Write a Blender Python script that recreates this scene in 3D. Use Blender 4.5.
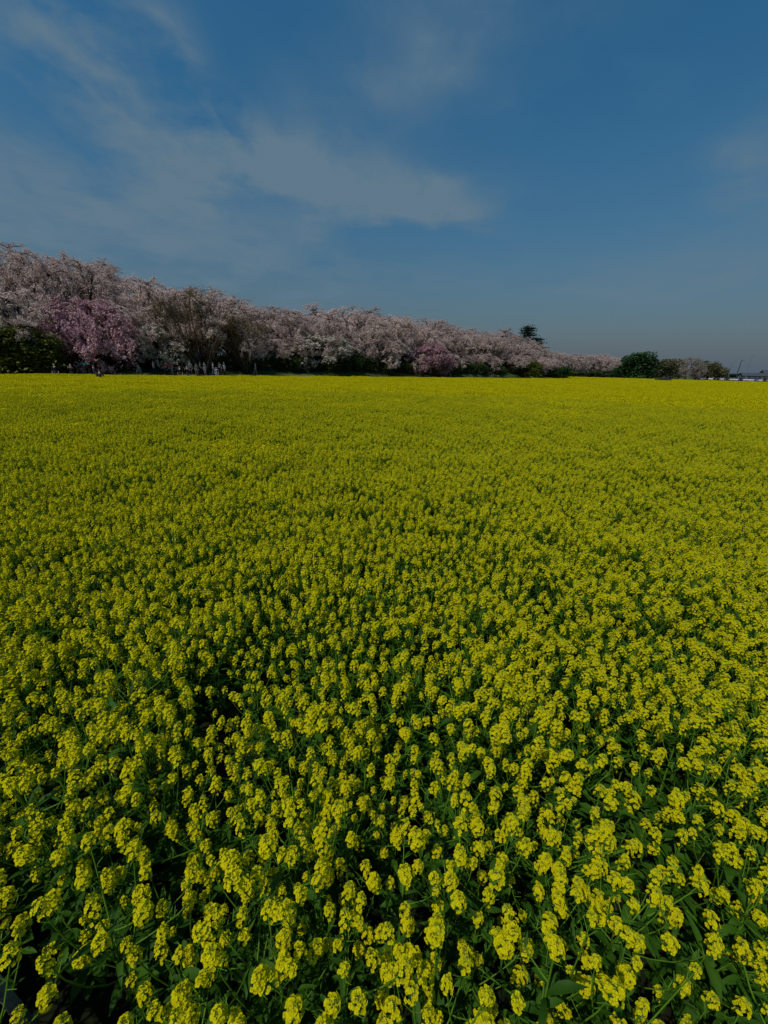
import bpy, bmesh, math, random
import numpy as np
from mathutils import Matrix, Vector, Euler

R = math.radians
SC = bpy.context.scene
COL = SC.collection
for o in list(bpy.data.objects):
    bpy.data.objects.remove(o)

# ------------------------------------------------------------------ camera, sky, sun, exposure
W, H, FPX = 768, 1024, 398.0
CAM_Z = 2.2
PITCH, ROLL = 20.06, 1.6
cam_d = bpy.data.cameras.new('camera')
cam = bpy.data.objects.new('camera', cam_d)
COL.objects.link(cam)
cam_d.sensor_width = 36.0
cam_d.sensor_fit = 'VERTICAL'
cam_d.sensor_height = 36.0
cam_d.lens = FPX / H * 36.0
cam_d.clip_start = 0.02
cam_d.clip_end = 20000
RM = Matrix.Rotation(R(90 - PITCH), 3, 'X') @ Matrix.Rotation(R(ROLL), 3, 'Z')
cam.matrix_world = Matrix.Translation((0, 0, CAM_Z)) @ RM.to_4x4()
SC.camera = cam

SUN_EL = 55.0
SUN_DIR = Vector((-0.72, -0.70, 0)).normalized() * math.cos(R(SUN_EL)) + Vector((0, 0, math.sin(R(SUN_EL))))
sun_d = bpy.data.lights.new('sun', 'SUN')
sun_d.energy = 4.0
sun_d.angle = R(0.6)
sun_d.color = (1.0, 0.955, 0.89)
sun = bpy.data.objects.new('sun', sun_d)
COL.objects.link(sun)
sun.rotation_euler = SUN_DIR.to_track_quat('Z', 'Y').to_euler()
sun.location = (-30, -20, 60)

SC.view_settings.view_transform = 'Standard'
SC.view_settings.look = 'None'
SC.view_settings.gamma = 1
SC.view_settings.exposure = -0.68
SC.render.engine = 'CYCLES'
SC.cycles.max_bounces = 6
SC.cycles.diffuse_bounces = 3
SC.cycles.transparent_max_bounces = 8


def ray(px, py):
    d = RM @ Vector(((px - W / 2) / FPX, -(py - H / 2) / FPX, -1))
    return d


def horizon_ray(px):
    """horizontal direction seen at image column px on the horizon"""
    lo, hi = 200.0, 500.0
    for _ in range(40):
        m = (lo + hi) / 2
        if ray(px, m).z > 0: lo = m
        else: hi = m
    d = ray(px, lo); d.z = 0
    return d


def at(px, Y, z=0.0):
    d = horizon_ray(px)
    return Vector((d.x / d.y * Y, Y, z))


def height_at(px, py, Y):
    """height of what is seen at (px, py) when it stands Y metres ahead"""
    d = ray(px, py)
    return CAM_Z + d.z / d.y * Y


def pix_dir(px, py):
    d = ray(px, py).normalized()
    return math.atan2(d.x, d.y), math.asin(d.z)


# ---- world: Nishita sky under thin drifting cloud
world = bpy.data.worlds.new('World')
SC.world = world
world.use_nodes = True
nt = world.node_tree
nt.nodes.clear()


def N(t, tree=None, **kw):
    n = (tree or nt).nodes.new(t)
    for k, v in kw.items(): setattr(n, k, v)
    return n


class G:
    """tiny expression builder on shader math nodes"""
    def __init__(s, tree): s.t = tree
    def link(s, a, b): s.t.links.new(a, b)
    def m(s, op, *a, clamp=False):
        n = s.t.nodes.new('ShaderNodeMath'); n.operation = op; n.use_clamp = clamp
        for i, v in enumerate(a):
            if isinstance(v, (int, float)): n.inputs[i].default_value = v
            else: s.link(v, n.inputs[i])
        return n.outputs[0]


g = G(nt)
tc = N('ShaderNodeTexCoord')
sep = N('ShaderNodeSeparateXYZ')
nt.links.new(tc.outputs['Generated'], sep.inputs[0])
sx, sy, sz = sep.outputs
az = g.m('ARCTAN2', sx, sy)
el = g.m('ARCSINE', sz)
# cloud layer coordinates: direction projected on a flat sheet overhead
den = g.m('ADD', g.m('MAXIMUM', sz, 0.0), 0.12)
comb = N('ShaderNodeCombineXYZ')
nt.links.new(g.m('DIVIDE', sx, den), comb.inputs[0])
nt.links.new(g.m('DIVIDE', sy, den), comb.inputs[1])


def noise(vec, scale, detail=6, rough=0.55, dist=0.0, loc=(0, 0, 0), sc=(1, 1, 1)):
    mp = N('ShaderNodeMapping')
    mp.inputs['Location'].default_value = loc
    mp.inputs['Scale'].default_value = sc
    nt.links.new(vec, mp.inputs[0])
    n = N('ShaderNodeTexNoise')
    n.inputs['Scale'].default_value = scale
    n.inputs['Detail'].default_value = detail
    n.inputs['Roughness'].default_value = rough
    n.inputs['Distortion'].default_value = dist
    nt.links.new(mp.outputs[0], n.inputs['Vector'])
    return n.outputs[0]


n1 = noise(comb.outputs[0], 1.1, 7, 0.52, 0.3, loc=(3.1, 1.7, 0))
n3 = noise(comb.outputs[0], 6.5, 6, 0.6, 0.6, loc=(1.3, 2.2, 5), sc=(1.0, .55, 1.0))
n2 = noise(comb.outputs[0], 2.9, 6, 0.5, 0.2, loc=(7.3, 4.1, 2))
wx = g.m('MULTIPLY', g.m('SUBTRACT', n1, 0.5), 0.30)
wy = g.m('MULTIPLY', g.m('SUBTRACT', n2, 0.5), 0.16)
azw, elw = g.m('ADD', az, wx), g.m('ADD', el, wy)
# banks of cloud: image column/row only chose the compass bearing and elevation of each bank
BANKS = [(215, 150, .24, .09, 1.25), (70, 215, .50, .10, .80), (440, 203, .12, .038, .95), (370, 185, .10, .045, .40), (310, 165, .20, .05, .45), (560, 90, .16, .03, .16),
         (30, 25, .12, .07, 1.4), (150, 38, .06, .04, 1.4), (480, 10, .20, .05, .50), (385, 70, .12, .05, .42),
         (766, 165, .06, .06, .30), (700, 268, .20, .05, .60), (330, 275, .5, .04, .25), (766, 165, .05, .05, .3),
         (405, 246, .15, .028, -.50), (250, 210, .10, .030, -.55), (190, 75, .12, .05, -.45)]
cov = None
for px, py, sa, se, amp in BANKS:
    a0, e0 = pix_dir(px, py)
    u = g.m('DIVIDE', g.m('SUBTRACT', azw, a0), sa)
    v = g.m('DIVIDE', g.m('SUBTRACT', elw, e0), se)
    q = g.m('EXPONENT', g.m('MULTIPLY', g.m('ADD', g.m('MULTIPLY', u, u), g.m('MULTIPLY', v, v)), -1.0))
    q = g.m('MULTIPLY', q, amp)
    cov = q if cov is None else g.m('ADD', cov, q)
tex = g.m('MAXIMUM', g.m('ADD', g.m('MULTIPLY', n1, 3.0), g.m('SUBTRACT', g.m('ADD', g.m('MULTIPLY', n2, 2.2), g.m('MULTIPLY', n3, 1.3)), 2.4)), 0.0)      # about 0.85 on average
cov = g.m('MULTIPLY', cov, tex)
cov = g.m('ADD', cov, g.m('MULTIPLY', g.m('SUBTRACT', n1, 0.5), 0.16), clamp=True)
sky = N('ShaderNodeTexSky')
sky.sky_type = 'NISHITA'
sky.sun_disc = False
sky.sun_elevation = R(SUN_EL)
sky.sun_rotation = math.atan2(SUN_DIR.x, SUN_DIR.y)
sky.air_density = 1.0
sky.dust_density = 0.6
sky.ozone_density = 1.5
hsv = N('ShaderNodeHueSaturation')
hsv.inputs['Hue'].default_value = 0.487
hsv.inputs['Saturation'].default_value = 1.38
hsv.inputs['Value'].default_value = 1.42
nt.links.new(sky.outputs[0], hsv.inputs['Color'])
haze = N('ShaderNodeMixRGB')                       # thin mist low over the horizon
hz = g.m('MULTIPLY', g.m('EXPONENT', g.m('MULTIPLY', g.m('MAXIMUM', el, 0.0), -1 / 0.13)), 0.92, clamp=True)
nt.links.new(hz, haze.inputs[0])
dim = N('ShaderNodeVectorMath', operation='SCALE')      # thicker air low down
nt.links.new(hsv.outputs[0], dim.inputs[0])
nt.links.new(g.m('SUBTRACT', 1.0, g.m('MULTIPLY', g.m('EXPONENT', g.m('MULTIPLY', g.m('MAXIMUM', el, 0.0), -1 / 0.30)), 0.80)), dim.inputs['Scale'])
nt.links.new(dim.outputs[0], haze.inputs[1])
haze.inputs[2].default_value = (1.32, 1.92, 2.75, 1)
mix = N('ShaderNodeMixRGB')
nt.links.new(cov, mix.inputs[0])
nt.links.new(haze.outputs[0], mix.inputs[1])
mix.inputs[2].default_value = (1.85, 3.05, 4.15, 1)
bg = N('ShaderNodeBackground')
bg.inputs['Strength'].default_value = 0.10
nt.links.new(mix.outputs[0], bg.inputs[0])
out = N('ShaderNodeOutputWorld')
nt.links.new(bg.outputs[0], out.inputs[0])

rng = np.random.default_rng(7)


# ------------------------------------------------------------------ materials
def mat(name, col, rough=0.7, var=0.0, scale=8.0, col2=None, island=None, objvar=None, transl=0.0, spec=0.3, metal=0.0, bump=0.0):
    m = bpy.data.materials.new(name)
    m.use_nodes = True
    t = m.node_tree
    b = t.nodes['Principled BSDF']
    b.inputs['Roughness'].default_value = rough
    b.inputs['Specular IOR Level'].default_value = spec
    b.inputs['Metallic'].default_value = metal
    c1 = (*col, 1)
    src = None
    if col2 is not None:
        tcn = t.nodes.new('ShaderNodeTexCoord')
        nz = t.nodes.new('ShaderNodeTexNoise')
        nz.inputs['Scale'].default_value = scale
        nz.inputs['Detail'].default_value = 5
        t.links.new(tcn.outputs['Object'], nz.inputs['Vector'])
        rmp = t.nodes.new('ShaderNodeValToRGB')
        rmp.color_ramp.elements[0].position = 0.35
        rmp.color_ramp.elements[1].position = 0.65
        rmp.color_ramp.elements[0].color = c1
        rmp.color_ramp.elements[1].color = (*col2, 1)
        if island:
            geo = t.nodes.new('ShaderNodeNewGeometry')
            ad = t.nodes.new('ShaderNodeMath'); ad.operation = 'MULTIPLY_ADD'
            t.links.new(geo.outputs['Random Per Island'], ad.inputs[0])
            ad.inputs[1].default_value = island
            sub = t.nodes.new('ShaderNodeMath'); sub.operation = 'SUBTRACT'
            t.links.new(nz.outputs[0], sub.inputs[0]); sub.inputs[1].default_value = island / 2
            t.links.new(sub.outputs[0], ad.inputs[2])
            t.links.new(ad.outputs[0], rmp.inputs[0])
        else:
            t.links.new(nz.outputs[0], rmp.inputs[0])
        src = rmp.outputs[0]
        if bump:
            bp = t.nodes.new('ShaderNodeBump')
            bp.inputs['Strength'].default_value = bump
            t.links.new(nz.outputs[0], bp.inputs['Height'])
            t.links.new(bp.outputs[0], b.inputs['Normal'])
    if src is None:
        rgb = t.nodes.new('ShaderNodeRGB'); rgb.outputs[0].default_value = c1
        src = rgb.outputs[0]
    if objvar:
        oi = t.nodes.new('ShaderNodeObjectInfo')
        hs = t.nodes.new('ShaderNodeHueSaturation')
        mr = t.nodes.new('ShaderNodeMapRange')
        t.links.new(oi.outputs['Random'], mr.inputs[0])
        mr.inputs[3].default_value = 1 - objvar
        mr.inputs[4].default_value = 1 + objvar
        t.links.new(mr.outputs[0], hs.inputs['Value'])
        t.links.new(src, hs.inputs['Color'])
        src = hs.outputs[0]
    t.links.new(src, b.inputs['Base Color'])
    if transl:
        tr = t.nodes.new('ShaderNodeBsdfTranslucent')
        t.links.new(src, tr.inputs[0])
        mx = t.nodes.new('ShaderNodeMixShader')
        mx.inputs[0].default_value = transl
        t.links.new(b.outputs[0], mx.inputs[1])
        t.links.new(tr.outputs[0], mx.inputs[2])
        t.links.new(mx.outputs[0], t.nodes['Material Output'].inputs[0])
    return m


M = {
    'petal': mat('petal', (0.585, 0.53, 0.002), .8, col2=(0.70, 0.64, 0.003), scale=30, island=.6, transl=.25, spec=.1),
    'bud': mat('bud', (0.36, 0.42, 0.03), .7, col2=(0.24, 0.36, 0.04), scale=60, spec=.1),
    'stem': mat('stem', (0.07, 0.17, 0.010), .6, col2=(0.11, 0.22, 0.016), scale=20, spec=.15),
    'leaf': mat('leaf', (0.023, 0.074, 0.004), .6, col2=(0.048, 0.125, 0.008), scale=14, island=.4, transl=.2, spec=.15),
    'soil': mat('soil', (0.013, 0.011, 0.007), .95, col2=(0.010, 0.018, 0.004), scale=1.3, spec=.1),
    'ground': mat('ground', (0.06, 0.09, 0.025), .95, col2=(0.10, 0.11, 0.04), scale=.05, spec=.1),
    'verge': mat('verge', (0.06, 0.10, 0.025), .95, col2=(0.12, 0.13, 0.04), scale=.35, spec=.1),
    'bank': mat('bank', (0.030, 0.055, 0.014), .95, col2=(0.055, 0.07, 0.02), scale=.4, spec=.1),
    'gravel': mat('gravel', (0.12, 0.12, 0.06), .95, col2=(0.17, 0.16, 0.09), scale=9, spec=.1),
    'bark': mat('bark', (0.030, 0.024, 0.020), .9, col2=(0.060, 0.048, 0.040), scale=3, spec=.1),
    'twig': mat('twig', (0.105, 0.070, 0.036), .9, col2=(0.15, 0.105, 0.058), scale=2, spec=.1),
    'blossom': mat('blossom', (0.61, 0.48, 0.42), .8, col2=(0.76, 0.615, 0.55), scale=.6, island=.4, objvar=.12, transl=.35, spec=.1),
    'blossom_dull': mat('blossom_dull', (0.34, 0.29, 0.23), .8, col2=(0.48, 0.41, 0.34), scale=.6, island=.5, transl=.3, spec=.1),
    'blossom_pale': mat('blossom_pale', (0.52, 0.46, 0.37), .8, col2=(0.74, 0.68, 0.58), scale=.6, island=.75, transl=.3, spec=.1),
    'blossom_pink': mat('blossom_pink', (0.47, 0.26, 0.295), .8, col2=(0.74, 0.48, 0.525), scale=.7, island=.8, transl=.3, spec=.1),
    'blossom_magenta': mat('blossom_magenta', (0.38, 0.20, 0.24), .8, col2=(0.54, 0.33, 0.37), scale=.7, island=.8, transl=.3, spec=.1),
    'shrub': mat('shrub', (0.030, 0.055, 0.010), .6, col2=(0.065, 0.10, 0.02), scale=.8, island=.5, objvar=.3, transl=.1, spec=.25),
    'bush': mat('bush', (0.065, 0.085, 0.010), .6, col2=(0.125, 0.145, 0.018), scale=.9, island=.5, transl=.15, spec=.25),
    'tree_green': mat('tree_green', (0.018, 0.055, 0.014), .6, col2=(0.04, 0.10, 0.02), scale=.5, island=.5, transl=.1, spec=.25),
    'tree_olive': mat('tree_olive', (0.085, 0.088, 0.035), .7, col2=(0.15, 0.145, 0.065), scale=.5, island=.5, transl=.15, spec=.2),
    'tree_far': mat('tree_far', (0.04, 0.06, 0.05), .8, col2=(0.06, 0.085, 0.065), scale=.4, island=.5, spec=.1),
    'needle': mat('needle', (0.012, 0.030, 0.018), .7, col2=(0.025, 0.05, 0.026), scale=.6, island=.4, spec=.2),
    'skin': mat('skin', (0.50, 0.32, 0.23), .6),
    'hair': mat('hair', (0.012, 0.010, 0.009), .5),
    'white_cloth': mat('white_cloth', (0.26, 0.26, 0.28), .8),
    'red_cloth': mat('red_cloth', (0.42, 0.10, 0.10), .8),
    'pink_cloth': mat('pink_cloth', (0.62, 0.36, 0.36), .8),
    'beige_cloth': mat('beige_cloth', (0.28, 0.24, 0.17), .8),
    'black_cloth': mat('black_cloth', (0.014, 0.014, 0.018), .8),
    'navy_cloth': mat('navy_cloth', (0.02, 0.03, 0.07), .8),
    'grey_cloth': mat('grey_cloth', (0.22, 0.22, 0.24), .8),
    'blue_cloth': mat('blue_cloth', (0.12, 0.20, 0.38), .8),
    'teal_cloth': mat('teal_cloth', (0.02, 0.30, 0.22), .6, transl=.2),
    'white_paint': mat('white_paint', (0.46, 0.46, 0.47), .3, spec=.5),
    'silver_paint': mat('silver_paint', (0.42, 0.43, 0.45), .3, spec=.6, metal=.4),
    'black_paint': mat('black_paint', (0.012, 0.012, 0.014), .5, spec=.2),
    'blue_paint': mat('blue_paint', (0.04, 0.08, 0.20), .3, spec=.5),
    'glass': mat('glass', (0.015, 0.018, 0.02), .25, spec=.3),
    'rubber': mat('rubber', (0.015, 0.015, 0.015), .9),
    'lamp_glass': mat('lamp_glass', (0.75, 0.75, 0.72), .2, spec=.6),
    'tail_glass': mat('tail_glass', (0.35, 0.02, 0.02), .2, spec=.6),
    'pole_grey': mat('pole_grey', (0.16, 0.17, 0.19), .5, spec=.4),
    'pole_dark': mat('pole_dark', (0.04, 0.045, 0.05), .5, spec=.4),
    'roof_tile': mat('roof_tile', (0.05, 0.06, 0.075), .7, col2=(0.07, 0.08, 0.09), scale=2),
    'house_wall': mat('house_wall', (0.16, 0.16, 0.16), .8, col2=(0.12, 0.12, 0.12), scale=.6),
    'weathered': mat('weathered', (0.14, 0.16, 0.16), .9, col2=(0.08, 0.09, 0.095), scale=25, bump=.3),
    'raw_wood': mat('raw_wood', (0.38, 0.24, 0.12), .85, col2=(0.28, 0.17, 0.08), scale=30),
}


# ------------------------------------------------------------------ mesh helpers
class MB:
    """collects polygons; every block carries one material slot index"""
    def __init__(s): s.v, s.f, s.mi, s.n = [], [], [], 0
    def add(s, verts, faces, mi=0):
        verts = np.asarray(verts, float).reshape(-1, 3)
        faces = np.asarray(faces, np.int64) + s.n
        s.v.append(verts); s.f.append(faces); s.mi.append(np.full(len(faces), mi)); s.n += len(verts)
    def quads(s, V, mi=0):                       # V: (k, 4, 3)
        k = len(V)
        if k: s.add(V.reshape(-1, 3), np.arange(k * 4).reshape(k, 4), mi)
    def tube(s, pts, rad, sides=5, mi=0, cap=False):
        pts = np.asarray(pts, float); n = len(pts)
        d = np.gradient(pts, axis=0); d /= np.linalg.norm(d, axis=1)[:, None] + 1e-9
        ref = np.array((0.31, 0.77, 0.55)) if abs(d[0] @ np.array((0.31, 0.77, 0.55))) < .9 else np.array((1., 0, 0))
        a = np.cross(d, ref); a /= np.linalg.norm(a, axis=1)[:, None] + 1e-9
        b = np.cross(d, a)
        ph = np.arange(sides) / sides * 2 * np.pi
        rad = np.broadcast_to(np.asarray(rad, float), (n,))
        ring = pts[:, None] + rad[:, None, None] * (np.cos(ph)[None, :, None] * a[:, None] + np.sin(ph)[None, :, None] * b[:, None])
        i = np.arange(n - 1)[:, None] * sides; j = np.arange(sides)[None]; j2 = (j + 1) % sides
        f = np.stack([i + j, i + j2, i + sides + j2, i + sides + j], -1).reshape(-1, 4)
        s.add(ring.reshape(-1, 3), f, mi)
        if cap:
            for e, rr in ((0, ring[0]), (n - 1, ring[-1])):
                c = pts[e]
                for q in range(0, sides):
                    s.quads(np.array([[c, rr[q], (rr[q] + rr[(q + 1) % sides]) / 2, rr[(q + 1) % sides]]]), mi)
    def box(s, c, size, mi=0, rz=0.0):
        c = np.asarray(c, float); h = np.asarray(size, float) / 2
        v = np.array([(x, y, z) for x in (-1, 1) for y in (-1, 1) for z in (-1, 1)]) * h
        if rz:
            cs, sn = math.cos(rz), math.sin(rz)
            v = np.stack([v[:, 0] * cs - v[:, 1] * sn, v[:, 0] * sn + v[:, 1] * cs, v[:, 2]], 1)
        s.add(v + c, [(0, 1, 3, 2), (4, 6, 7, 5), (0, 4, 5, 1), (2, 3, 7, 6), (0, 2, 6, 4), (1, 5, 7, 3)], mi)
    def arrays(s):
        return np.concatenate(s.v), np.concatenate(s.f), np.concatenate(s.mi)
    def mesh(s, name, mats, smooth=False):
        v, f, mi = s.arrays()
        return arrays_mesh(name, v, f, mi, mats, smooth)
    def build(s, name, mats, parent=None, smooth=False):
        return link(name, s.mesh(name, mats, smooth), parent)


def arrays_mesh(name, v, f, mi, mats, smooth=False):
    me = bpy.data.meshes.new(name)
    me.vertices.add(len(v)); me.vertices.foreach_set('co', v.ravel())
    me.loops.add(f.size); me.loops.foreach_set('vertex_index', f.ravel().astype(np.int32))
    me.polygons.add(len(f))
    me.polygons.foreach_set('loop_start', (np.arange(len(f)) * f.shape[1]).astype(np.int32))
    me.polygons.foreach_set('material_index', mi.astype(np.int32))
    me.polygons.foreach_set('use_smooth', np.full(len(f), smooth))
    for m in mats: me.materials.append(m)
    me.update(calc_edges=True)
    me.validate()
    return me


def link(name, data, parent=None):
    o = bpy.data.objects.new(name, data)
    COL.objects.link(o)
    if parent is not None: o.parent = parent
    return o


def tag(o, label=None, cat=None, group=None, kind=None):
    if label: o['label'] = label
    if cat: o['category'] = cat
    if group: o['group'] = group
    if kind: o['kind'] = kind
    return o


def thing(name, label, cat, loc, rz=0.0, group=None):
    o = bpy.data.objects.new(name, None)
    COL.objects.link(o)
    o.empty_display_size = 0.2
    o.location = loc
    o.rotation_euler = (0, 0, rz)
    return tag(o, label, cat, group)


def copy_thing(o, parent=None):
    c = o.copy(); COL.objects.link(c)
    if parent is not None: c.parent = parent
    for ch in list(o.children): copy_thing(ch, c)
    return c


def rot_to(d, spin=0.0):
    """3x3 numpy matrix taking +z to d"""
    q = Vector(d).to_track_quat('Z', 'Y').to_matrix() @ Matrix.Rotation(spin, 3, 'Z')
    return np.array(q)


# ------------------------------------------------------------------ setting: ground, field floor, verge, embankment
U = np.array((0.781, 0.625, 0.0)); NRM = np.array((-0.625, 0.781, 0.0)); E0 = np.array((0., 66., 0.))


def E(s, off=0.0, z=0.0):
    p = E0 + U * s + NRM * off
    return np.array((p[0], p[1], z))


mb = MB(); mb.quads(np.array([[(-1500, -1500, -.012), (1500, -1500, -.012), (1500, 1500, -.012), (-1500, 1500, -.012)]], float))
tag(mb.build('ground', [M['ground']]), kind='structure')

FAR_Y0, FAR_SL = 96.0, 0.30                       # the far right boundary of the field (a path runs there)
S_END = 59.0


def far_edge(x):                                   # right of the embankment's end
    return 138.0 + (x - 56) * 0.16


mb = MB()
mb.add([E(-115, 0, -.004), (-90, -18, -.004), (210, -18, -.004), (210, far_edge(210), -.004), (62.5, far_edge(62.5), -.004), E(80, 0, -.004)],
       [(0, 1, 2, 3), (0, 3, 4, 5)])
tag(mb.build('field_soil', [M['soil']]), kind='structure')

prof = [(0.4, -.008), (1.2, .10), (2.4, .26), (4.6, .85), (6.0, 1.10), (12.5, 3.0), (14, 3.15), (19, 3.15), (20.5, 2.9), (27.5, .1), (29, -.02)]
ss = np.linspace(-118, S_END + 16, 70)


def bank_z(off, s):
    k = max(0.0, min(1.0, (S_END + 13 - s) / 12.0))
    z = np.interp(off, [p[0] for p in prof], [p[1] for p in prof])
    low = 1.0 - .75 * max(0.0, min(1.0, (s + 12) / 14.0))      # the verge lies higher at the left
    return z * k if off > 5.9 else z * (low if off < 4.6 else low + (k - low) * (off - 4.6) / 1.3)


def strip(name, cols, m, dz=0.0):
    v = []
    for s in ss:
        for o_, z_ in cols:
            v.append(E(s, o_, bank_z(o_, s) + dz + (0.06 * math.sin(s * 1.7 + o_) if 5 < o_ < 20 else 0)))
    k = len(cols); f = []
    for i in range(len(ss) - 1):
        for j in range(k - 1):
            f.append((i * k + j, i * k + j + 1, (i + 1) * k + j + 1, (i + 1) * k + j))
    b = MB(); b.add(v, f)
    o = b.build(name, [m], smooth=True)
    return tag(o, kind='structure')


strip('grass_verge', prof[:4], M['verge'])
strip('embankment', prof[3:], M['bank'])
strip('path', [(2.5, 0), (3.9, 0)], M['gravel'], .02)

# ------------------------------------------------------------------ cherry trees and other trees


def grow(rg, trunk_h, levels, trunk_r=.28, trunks=1, lean=.08):
    """levels: list of (children, length, angle from parent, up-tropism, start fraction). Returns polylines [(pts, r0, r1, level)]."""
    lines = []
    def branch(p, d, L, r, lev):
        n = 5 if lev < 2 else (4 if lev == 2 else 3)
        pts = [np.array(p, float)]; d = np.array(d, float)
        up = levels[lev - 1][3] if lev > 0 else 0.0
        for i in range(n):
            d = d + rg.normal(0, .13 if lev else lean, 3) + np.array((0, 0, up)) / n
            d /= np.linalg.norm(d)
            pts.append(pts[-1] + d * L / n)
        pts = np.array(pts)
        r1 = r * (.75 if lev == 0 else .35)
        lines.append((pts, r, r1, lev))
        if lev >= len(levels): return
        cnt, Lc, ang, _, st = levels[lev]
        cnt = max(1, int(round(cnt + rg.uniform(-.6, .6))))
        ph0 = rg.uniform(0, 6.28)
        for k in range(cnt):
            t = st + (1 - st) * (k + rg.uniform(.3, 1)) / cnt if cnt > 1 else 1.0
            t = min(t, 1.0) * n
            i = min(int(t), n - 1); fr = t - i
            pos = pts[i] * (1 - fr) + pts[i + 1] * fr
            ax = pts[i + 1] - pts[i]; ax /= np.linalg.norm(ax)
            a = math.radians(ang * rg.uniform(.7, 1.25)); ph = ph0 + k * 2.4 + rg.uniform(-.5, .5)
            dv = rot_to(ax) @ np.array((math.sin(a) * math.cos(ph), math.sin(a) * math.sin(ph), math.cos(a)))
            rr = (r * (1 - fr * .3)) * (.62 if lev == 0 else .55)
            branch(pos, dv, Lc * rg.uniform(.75, 1.2) * (1.0 if lev == 0 else (1.15 - .35 * t / n)), max(rr, .006), lev + 1)
    for _ in range(trunks):
        a = rg.uniform(0, 6.28); tl = 0 if trunks == 1 else rg.uniform(.15, .55)
        branch((.25 * (trunks > 1) * math.cos(a), .25 * (trunks > 1) * math.sin(a), -.3), (tl * math.cos(a), tl * math.sin(a), 1), trunk_h + .3, trunk_r * (1 if trunks == 1 else rg.uniform(.5, 1)), 0)
    return lines


def leaf_quads(rg, c, size, flat=0.0, aspect=1.0, out=None):
    """random rhombic leaf faces at centres c; out turns them away from their clump"""
    k = len(c)
    nrm = rg.normal(0, 1, (k, 3))
    if out is not None: nrm = nrm * .55 + out * 1.2
    nrm[:, 2] = nrm[:, 2] + np.sign(nrm[:, 2]) * flat
    nrm /= np.linalg.norm(nrm, axis=1)[:, None]
    t = np.cross(nrm, rg.normal(0, 1, (k, 3))); t /= np.linalg.norm(t, axis=1)[:, None] + 1e-9
    b = np.cross(nrm, t)
    s = (size * rg.uniform(.6, 1.3, k))[:, None]
    return np.stack([c - t * s * aspect, c - b * s * .62 + nrm * s * .15, c + t * s * aspect, c + b * s * .62 + nrm * s * .15], 1)


def blossom_clumps(rg, lines, lev_from, per_m, spread, per_clump, size):
    """puffs of petals strung along the twigs: returns leaf faces"""
    c = blossom_centres(rg, lines, lev_from, per_m / per_clump, .05)
    c = np.repeat(c, per_clump, 0)
    d = rg.normal(0, 1, c.shape); d /= np.linalg.norm(d, axis=1)[:, None]
    return leaf_quads(rg, c + d * spread * rg.uniform(.4, 1.2, (len(c), 1)), size, out=d)


def round_top(lines, q):
    """old cherry crowns are broad domes: press stray tall shoots down to the dome"""
    zt = np.percentile(q[:, :, 2], 93); rr = np.percentile(np.linalg.norm(q[:, :, :2].reshape(-1, 2), axis=1), 95)
    def press(p):
        rad2 = (p[..., 0] ** 2 + p[..., 1] ** 2) / rr ** 2
        cap = zt * (.92 - .30 * np.minimum(rad2, 1.6))
        z = p[..., 2]
        p = p.copy(); p[..., 2] = np.where(z > cap, cap + (z - cap) * .32, z)
        return p
    return [(press(a), b, c, d) for a, b, c, d in lines], press(q)


def blossom_centres(rg, lines, lev_from, per_m, spread):
    cs = []
    for pts, r0, r1, lev in lines:
        if lev < lev_from: continue
        L = np.linalg.norm(np.diff(pts, axis=0), axis=1).sum()
        k = max(1, int(L * per_m * (1.0 if lev > lev_from else .7)))
        t = rg.uniform(0, len(pts) - 1, k); i = np.minimum(t.astype(int), len(pts) - 2); fr = (t - i)[:, None]
        cs.append(pts[i] * (1 - fr) + pts[i + 1] * fr + rg.normal(0, spread, (k, 3)))
    return np.concatenate(cs)


def tree_meshes(name, rg, lines, leafmat, quads, bark='bark', twig='bark', thin_from=3, sides=(8, 6, 4, 3, 3, 3)):
    w = MB()
    for pts, r0, r1, lev in lines:
        w.tube(pts, np.linspace(r0, r1, len(pts)), sides[min(lev, 5)], 0 if lev < thin_from else 1)
    tm = w.mesh('trunk', [M[bark], M[twig]], True)
    c = MB(); c.quads(quads)
    cm = c.mesh('crown', [leafmat])
    return tm, cm


def bounds(lines, q):
    z = np.percentile(q[:, :, 2], 98); r = np.percentile(np.linalg.norm(q[:, :, :2].reshape(-1, 2), axis=1), 92)
    return z, r


cherry_kinds = []
for k in range(5):
    rg = np.random.default_rng(100 + k)
    ln = grow(rg, 1.7, [(6, 4.2, 54, .16, .5), (5, 2.6, 46, -.06, .2), (5, 1.35, 48, -.12, .15), (4, .65, 50, -.12, .15)], trunk_r=.32)
    q = blossom_clumps(rg, ln, 3, 84, .15, 5, .056)
    ln, q = round_top(ln, q)
    cherry_kinds.append((tree_meshes('cherry', rg, ln, M['blossom'], q), *bounds(ln, q)))
    print('cherry', k, len(q), cherry_kinds[-1][1:])


def place_tree(kind, name, label, cat, loc, hgt, group=None, width=None, rz=0.0, crown_mat=None, proto={}):
    (tm, cm), z, r = kind
    s = hgt / z
    w = s if width is None else width / 2 / r
    t = thing(name, label, cat, loc, rz, group)
    t.scale = (w, w, s)
    link('trunk', tm, t)
    if crown_mat:
        key = (cm.name, crown_mat.name)
        if key not in proto:
            c2 = cm.copy(); c2.materials[0] = crown_mat; proto[key] = c2
        cm = proto[key]
    link('crown', cm, t)
    return t


def line_at(px, off):
    """point of the line OFF metres behind the field edge seen at column px"""
    d = horizon_ray(px); d = np.array((d.x, d.y, 0.0))
    # E0 + U s + NRM off = d t
    A = np.array([[d[0], -U[0]], [d[1], -U[1]]]); b = (E0 + NRM * off)[:2]
    t, s = np.linalg.solve(A, b)
    return s, d * t


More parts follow.
